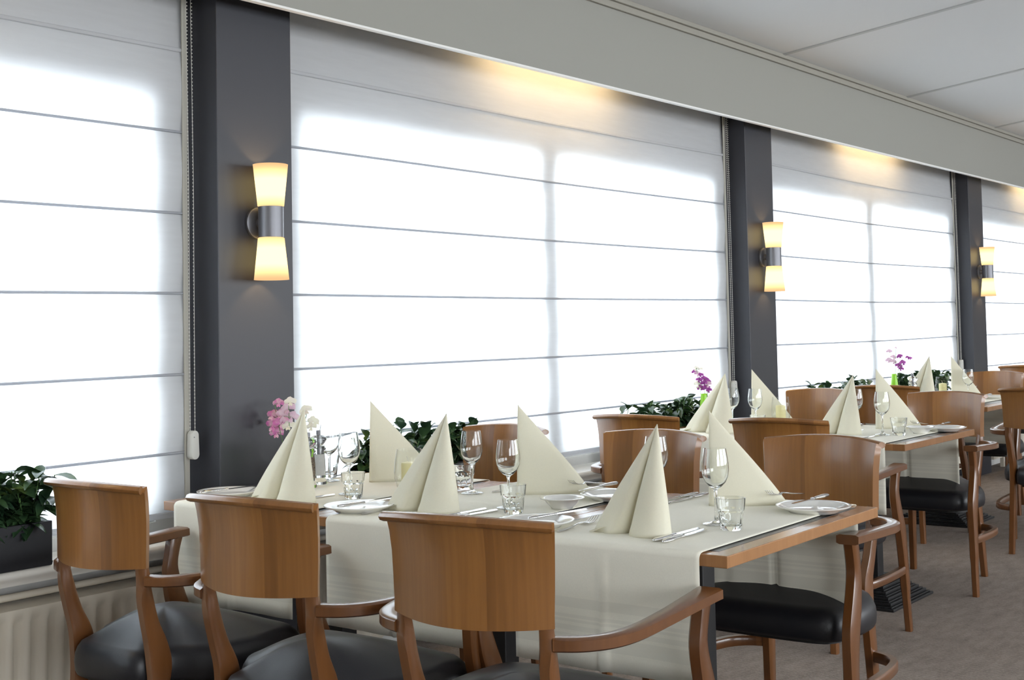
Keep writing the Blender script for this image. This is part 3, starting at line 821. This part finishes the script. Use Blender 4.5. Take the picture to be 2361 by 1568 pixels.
for x, y, lab in [(2.930, 1.583, 'faceted tumbler nearest the camera, at the aisle end of the front table'),
                  (2.885, 2.238, 'faceted tumbler in the middle of the front table, behind the nearest chair back'),
                  (2.893, 2.868, 'faceted tumbler behind the bread plate near the salt mill'),
                  (3.240, 2.712, 'faceted tumbler partly hidden behind the middle creased napkin'),
                  (3.262, 3.352, 'faceted tumbler behind the salt mill by the window'),
                  (3.320, 2.080, 'faceted tumbler mostly hidden behind the nearest creased napkin'),
                  (5.700, 2.222, 'faceted tumbler on the second table, beside the small dish'),
                  (5.62, 2.88, 'faceted tumbler on the second table hidden behind a chair back'),
                  (8.55, 2.84, 'faceted tumbler on the third table under the last napkin')]:
    place(tb, (x, y, TZ), R(17), lab, 'tumbler', GT)

def make_hurricane():
    pr = [(0, .001), (.026, .001), (.030, .004), (.040, .022), (.0475, .048), (.0485, .072), (.0455, .105), (.0400, .138), (.0385, .140),
          (.0378, .1385), (.0438, .105), (.0468, .072), (.0458, .048), (.0385, .024), (.028, .009), (0, .007)]
    return G().lathe(pr, 44).build('candle_glass', M_thin, None, angle=60)
def make_candle():
    root = empty('pillar_candle')
    G().lathe([(0, 0), (.024, 0), (.025, .002), (.025, .085), (.0235, .088), (.010, .0905), (0, .0900)], 32).build('wax_body', M_wax, root)
    G().tube([(0, 0, .089), (-.003, .002, .098), (-.006, .004, .108)], .0013, 6).build('wick', M_wick, root)
    return root
hu = make_hurricane(); ca = make_candle()
for x, y, a_, b_ in [(3.070, 2.795, 'clear bulb-shaped candle glass on the front table', 'cream pillar candle inside the glass on the front table'),
                     (6.07, 2.98, 'clear bulb-shaped candle glass on the second table', 'cream pillar candle inside the glass on the second table'),
                     (8.50, 3.008, 'clear bulb-shaped candle glass on the third table', 'cream pillar candle inside the glass on the third table')]:
    place(hu, (x, y, TZ), 0, a_, 'candle holder', 'candle glasses'); place(ca, (x, y, TZ + .0085), 0, b_, 'candle', 'cream pillar candles')

def make_mill(kind, fill):
    root = empty(kind)
    out = [(0, 0), (.026, 0), (.028, .004), (.0275, .012), (.0205, .022), (.0215, .028), (.0235, .045), (.0225, .080), (.0205, .100), (.0215, .112), (.0245, .117), (.0250, .121), (.0205, .126), (.0200, .129), (0, .1295)]
    G().lathe(out, 32).build('body', M_glass, root)
    G().lathe([(0, .030), (.0165, .030), (.0185, .045), (.0178, .085), (.0165, .100), (0, .101)], 24).build('filling', fill, root)
    G().lathe([(0, .1305), (.015, .1305), (.019, .136), (.0265, .144), (.0285, .151), (.026, .158), (.018, .163), (.008, .1655), (0, .166)], 32).build('cap', M_glass, root)
    G().lathe([(0, .1), (.0035, .1), (.0035, .166), (.007, .1662), (.007, .180), (.006, .1812), (0, .1815)], 16).build('knob', M_brush, root)
    return root
sm = make_mill('salt_mill', M_salt); pm = make_mill('pepper_mill', M_pepper)
place(sm, (3.105, 3.240, TZ), 0, 'clear mill filled with white salt on the front table, right of the flowers', 'salt mill', 'clear mills')
place(pm, (3.020, 3.200, TZ), 0, 'clear pepper mill half hidden behind the front napkin, left of the salt mill', 'pepper mill', 'clear mills')
place(sm, (7.91, 2.985, TZ), 0, 'clear mill on the third table, nearer the lime vase', 'salt mill', 'clear mills')
place(pm, (8.03, 3.035, TZ), 0, 'clear mill on the third table, right beside its twin', 'pepper mill', 'clear mills')

# ------------------------------------------------------------------ plates, dishes, cutlery
def make_plate(r=.101):
    pr = [(0, .003), (r * .60, .003), (r * .62, .0), (r * .66, .0), (r * .70, .005), (r * .95, .0135), (r, .0165), (r * 1.002, .0185), (r * .985, .0192), (r * .90, .0165), (r * .72, .0105), (r * .66, .0075), (r * .60, .0065), (0, .0062)]
    return G().lathe(pr, 56).build('bread_plate', M_china, None, angle=60)
def make_dish():
    r = .063
    pr = [(0, .004), (.026, .004), (.027, 0), (.031, 0), (.034, .005), (.045, .016), (.052, .0245), (r, .0285), (r + .001, .0303), (r - .002, .0312), (.053, .0285), (.047, .024), (.040, .015), (.032, .0075), (0, .0065)]
    return G().lathe(pr, 48).build('small_dish', M_china, None, angle=60)
pl = make_plate(); di = make_dish()
GP = 'white bread plates'
for x, y, z, lab in [(3.318, 1.540, .0, 'white plate on the front table aisle corner with fork and knife on it'),
                     (3.270, 2.155, .0, 'white plate behind the nearest creased napkin, beside the small dish'),
                     (2.722, 2.040, .0, 'white plate left of the nearest fork, half hidden by the nearest chair back'),
                     (2.700, 2.655, .0, 'white plate in front of the window-side tumbler with a knife on its rim'),
                     (2.735, 3.262, .0, 'white plate at the window end of the table, left of the front napkin'),
                     (6.02, 2.132, .0, 'white plate at the aisle corner of the second table'),
                     (8.560, 2.705, .0, 'white plate on the third table beside the rightmost chair')]:
    place(pl, (x, y, TZ + .0003), 0, lab, 'plate', GP)
place(di, (3.035, 2.178, TZ + .0003), 0, 'small white dish on the dark inlay gap between two runners', 'dish', 'small white dishes')
place(di, (5.835, 2.175, TZ + .0003), 0, 'small white dish on the second table between tumbler and plate', 'dish', 'small white dishes')

def make_knife(Lg=.225):
    """handle end at the origin, blade towards +x"""
    root = empty('table_knife')
    g = G(); rows = []
    for t, w, h in ((0, .002, .002), (.004, .0055, .0035), (.015, .0098, .0052), (.045, .0092, .0052), (.085, .0055, .0036), (.096, .0050, .0034), (.099, .0066, .0040), (.103, .0060, .0036)):
        rows.append([(t, w * math.cos(a_), .0042 + h * math.sin(a_)) for a_ in [2 * math.pi * q / 14 for q in range(14)]])
    g.grid(rows, True, True).build('handle', M_steel, root, angle=60)
    g = G(); rows = []
    for f, y0_, y1_ in ((0, -.005, .005), (.06, -.007, .0065), (.3, -.0085, .0068), (.7, -.0092, .0068), (.88, -.0085, .0066), (.96, -.005, .0062), (1, .001, .0055)):
        x = .102 + (Lg - .102) * f
        rows.append([(x, y1_, .0030), (x, y1_, .0048), (x, (y0_ + y1_) / 2, .0045), (x, y0_, .0036), (x, (y0_ + y1_) / 2, .0031)])
    g.grid(rows, True, True).build('blade', M_steel, root, angle=30)
    return root
def make_fork(Lg=.20):
    root = empty('table_fork')
    g = G(); rows = []
    for t, w, z, h in ((0, .003, .002, .0012), (.005, .0075, .0022, .0016), (.03, .0088, .0026, .0018), (.07, .0055, .0042, .0017), (.10, .0032, .0068, .0018), (.125, .0034, .0078, .0017), (.135, .0085, .0062, .0014), (.142, .0115, .0048, .0012), (.152, .0122, .0036, .0011)):
        rows.append([(t, w * math.cos(a_), z + h * math.sin(a_)) for a_ in [2 * math.pi * q / 12 for q in range(12)]])
    g.grid(rows, True, True).build('handle', M_steel, root, angle=60)
    for k_ in range(4):
        y = -.0096 + .0064 * k_
        G().sweep([((.150, y, .0038), (0, .0021, 0), (0, 0, .0010)), ((.170, y * 1.02, .0036), (0, .0018, 0), (0, 0, .0009)), ((.188, y * 1.04, .0085), (0, .0014, 0), (0, 0, .0008)), ((Lg, y * 1.05, .0165), (0, .0007, 0), (0, 0, .0006))]).build('tine', M_steel, root)
    return root
kn = make_knife(); fk = make_fork()
GK, GF = 'table knives', 'table forks'
def lay(proto, x, y, rot, lab, cat, grp, z=0, tilt=0):
    o = proto if proto.name not in used else copy_tree(proto); used.add(proto.name)
    o.location = (x, y, TZ + .0004 + z); o.rotation_euler = (0, R(tilt), R(rot)); tag(o, lab, cat, grp)
for x, y, rot, z, tl, lab in [
        (2.668, 1.650, 0.5, 0, 0, 'silver knife right beside the nearest napkin, the inner one of two'),
        (2.662, 1.620, 2.5, 0, 0, 'silver knife nearest the camera, the outer one right of the nearest napkin'),
        (2.708, 2.052, -8, .0175, 0, 'small silver knife across the half hidden plate behind the nearest chair back'),
        (2.680, 2.350, 0, 0, 0, 'silver knife right of the middle creased napkin, the inner one of two'),
        (2.676, 2.318, -3, 0, 0, 'silver knife right of the middle creased napkin, the outer one of two'),
        (2.610, 2.652, -3, .0195, 0, 'silver butter knife lying across the plate before the window-side tumbler'),
        (2.690, 2.985, -4, 0, 0, 'silver knife right of the napkin that overlaps the pink flowers'),
        (2.620, 3.262, -4, .0195, 0, 'silver butter knife across the plate at the window end of the front table'),
        (3.500, 1.578, 179, .0195, 0, 'silver butter knife lying on the plate at the aisle corner'),
        (3.490, 1.962, 180, 0, 0, 'silver knife left of the rear aisle-end napkin, behind the nearest wine glass'),
        (3.485, 1.992, 178, 0, 0, 'silver knife beside the rear aisle-end napkin, the outer one of two'),
        (3.455, 2.262, 181, .0195, 0, 'silver butter knife across the plate behind the small dish'),
        (3.430, 2.570, 180, 0, 0, 'silver knife left of the middle rear napkin, beside a wine glass foot'),
        (5.410, 2.290, 0, 0, 0, 'silver knife in front of the wine glass on the second table'),
        (6.235, 2.175, 180, .0195, 0, 'silver butter knife on the corner plate of the second table'),
        (6.190, 2.600, 181, 0, 0, 'silver knife behind the creased napkin of the second table, the inner one of two'),
        (6.190, 2.630, 179, 0, 0, 'silver knife behind the creased napkin of the second table, the outer one of two'),
        (8.66, 2.745, 180, .0195, 0, 'silver knife on the plate of the third table')]:
    lay(kn, x, y, rot, lab, 'knife', GK, z, tl)
for x, y, rot, z, tl, lab in [
        (2.672, 1.932, 6, 0, 0, 'silver fork left of the nearest napkin, its tines by the fold'),
        (2.640, 2.585, 8, 0, 0, 'silver fork left of the middle creased napkin, partly behind the chair back'),
        (3.530, 1.668, 176, .016, -4.2, 'silver fork with its handle on the aisle corner plate and tines on the cloth'),
        (3.480, 2.318, 179, .014, -4.2, 'silver fork right of the middle rear napkin, beside the small dish'),
        (6.18, 2.265, 180, .014, -4.2, 'silver fork between napkin and plate on the second table')]:
    lay(fk, x, y, rot, lab, 'fork', GF, z, tl)

# ------------------------------------------------------------------ vases and sweet peas
def make_vase():
    pr = [(0, .003), (.024, .003), (.026, 0), (.029, .002), (.0295, .012), (.0275, .045), (.0235, .090), (.0190, .130), (.0170, .148), (.0166, .157), (.0158, .1585), (.0150, .157), (.0155, .148), (.0172, .130), (.0215, .09), (.0255, .045), (.026, .012), (0, .010)]
    return G().lathe(pr, 36).build('bud_vase', M_lime, None, angle=60)
va = make_vase()
def blossom(g, c, size, rnd, face):
    """one sweet pea bloom: broad ruffled standard, two wings and a keel"""
    face = face.normalized(); upv = Vector((0, 0, 1)); side = face.cross(upv).normalized(); upv = side.cross(face).normalized()
    tilt = rnd.uniform(-.4, .4); s2 = side * math.cos(tilt) + upv * math.sin(tilt); u2 = upv * math.cos(tilt) - side * math.sin(tilt)
    rows = []
    for k_ in range(5):
        v_ = k_ / 4; r = []
        for j in range(11):
            a_ = math.pi * (-.12 + 1.24 * j / 10)
            rr = size * v_ * (1 + .10 * math.sin(5 * a_ + rnd.uniform(0, 1))); 
            r.append(c + s2 * rr * math.cos(a_) * 1.05 + u2 * (rr * math.sin(a_) * .9) - face * (size * .30 * v_ * v_) + face * (.10 * size * math.sin(7 * a_) * v_))
        rows.append(r)
    g.grid(rows)
    for s in (-1, 1):
        rows = []
        for k_ in range(5):
            v_ = k_ / 4; w = size * .36 * math.sin(math.pi * min(.93, v_ * .85 + .12))
            cc = c + face * size * (.15 + .5 * v_) - u2 * size * .55 * v_ + s2 * s * size * .22 * v_
            rows.append([cc - s2 * w * .6, cc + face * w * .4 + s2 * s * w * .2, cc + s2 * w * .8])
        g.grid(rows)
    g.lathe([(0, 0), (size * .16, size * .15), (size * .13, size * .4), (0, size * .55)], 8, tuple(c + face * size * .25 - u2 * size * .35))
def flower_stem(base, tip, blooms, label, seed, bend=(0, 0, 0)):
    rnd = random.Random(seed); base = Vector(base); tip = Vector(tip)
    root = empty('sweet_pea_stem', base)
    mid = (tip - base) * .5 + Vector(bend)
    pts = catmull([(0, 0, 0), mid, tip - base], 6)
    G().tube(pts, .0013, 6).build('stem', M_stem, root)
    for (dx, dy, dz), size, m in blooms:
        at = Vector((dx, dy, dz)) - base
        k_ = min(range(len(pts)), key=lambda q: (pts[q] - at).length + .6 * max(0, pts[q].z - at.z + .008))
        G().tube([pts[k_], (pts[k_] + at) / 2 + Vector((0, 0, .003)), at], .0008, 5).build('stalk', M_stem, root)
        g = G(); blossom(g, at, size, rnd, Vector((-.8 + rnd.uniform(-.4, .4), -.6 + rnd.uniform(-.5, .5), rnd.uniform(-.3, .2))))
        o = g.build('blossom', m, root, angle=80)
    tag(root, label, 'flower', 'sweet peas in the bud vases'); return root
# front table: pink and cream sweet peas in a vase hidden by the napkin
V1 = (3.075, 3.345, TZ); place(va, V1, 0, 'bud vase behind the front napkin, hidden under the pink flowers', 'vase', 'lime bud vases')
vb = (V1[0], V1[1], TZ + .03)
flower_stem(vb, (3.09, 3.44, 1.02), [((3.09, 3.448, .978), .026, M_pink), ((3.10, 3.415, .985), .026, M_pink), ((3.08, 3.435, .945), .028, M_pink), ((3.09, 3.405, .955), .028, M_pink),
            ((3.10, 3.43, 1.022), .020, M_pink), ((3.08, 3.42, .920), .024, M_pink), ((3.10, 3.455, .955), .022, M_pink)], 'pink sweet pea stem leaning left against the nearest pillar', 5, (-.0, .004, 0))
flower_stem(vb, (3.10, 3.38, 1.03), [((3.10, 3.385, 1.005), .026, M_pale), ((3.09, 3.395, .980), .026, M_pale), ((3.10, 3.37, 1.028), .020, M_cream), ((3.10, 3.36, .975), .024, M_pale), ((3.09, 3.37, .945), .024, M_cream)],
            'pale pink and cream sweet pea stem upright behind the front napkin tip', 6)
flower_stem(vb, (3.10, 3.29, .99), [((3.10, 3.293, 1.000), .022, M_cream), ((3.10, 3.262, .962), .022, M_cream), ((3.10, 3.268, .945), .018, M_cream)], 'cream sweet pea stem leaning right of the front napkin tip', 7)
# second table
V2 = (5.92, 3.335, TZ); place(va, V2, 0, 'lime green bud vase on the second table beside the creased napkin', 'vase', 'lime bud vases')
vb = (V2[0], V2[1], TZ + .03)
flower_stem(vb, (5.92, 3.375, 1.045), [((5.92, 3.378, 1.040), .017, M_cream), ((5.92, 3.345, 1.040), .010, M_cream), ((5.92, 3.385, 1.022), .016, M_purple), ((5.92, 3.368, 1.012), .018, M_pale), ((5.92, 3.352, 1.006), .016, M_purple)],
            'tall sweet pea stem with pale buds above the lime vase of the second table', 8)
flower_stem(vb, (5.92, 3.33, .99), [((5.92, 3.362, .980), .017, M_purple), ((5.92, 3.333, .985), .020, M_purple), ((5.92, 3.315, .975), .019, M_purple), ((5.92, 3.330, .960), .022, M_purple), ((5.92, 3.310, .958), .020, M_pale), ((5.92, 3.368, .958), .022, M_cream)],
            'dark purple sweet pea cluster low above the lime vase of the second table', 9)
flower_stem(vb, (5.92, 3.31, .94), [((5.92, 3.350, .940), .020, M_purple), ((5.92, 3.318, .938), .020, M_purple), ((5.92, 3.305, .928), .016, M_purple), ((5.92, 3.36, .945), .016, M_cream)],
            'purple sweet pea drooping just over the rim of the second table vase', 10)
# third table
V3 = (8.46, 3.318, TZ); place(va, V3, 0, 'lime green bud vase on the third table in front of the leafy trough', 'vase', 'lime bud vases')
vb = (V3[0], V3[1], TZ + .03)
flower_stem(vb, (8.46, 3.30, 1.085), [((8.46, 3.345, 1.062), .020, M_pale), ((8.46, 3.30, 1.085), .010, M_pale), ((8.46, 3.318, 1.020), .022, M_pale), ((8.46, 3.350, 1.000), .024, M_pale), ((8.46, 3.318, .990), .022, M_pale)],
            'pale mauve sweet pea stem above the lime vase of the third table', 11)
flower_stem(vb, (8.46, 3.255, 1.02), [((8.46, 3.275, 1.028), .020, M_purple), ((8.46, 3.222, 1.022), .014, M_purple), ((8.46, 3.205, 1.015), .014, M_purple), ((8.46, 3.255, .985), .024, M_purple)],
            'purple sweet pea stem arching right above the third table vase', 12)
flower_stem(vb, (8.46, 3.28, .98), [((8.46, 3.285, .965), .024, M_purple), ((8.46, 3.270, .945), .018, M_purple)], 'deep purple sweet pea bloom low over the third table vase', 13)
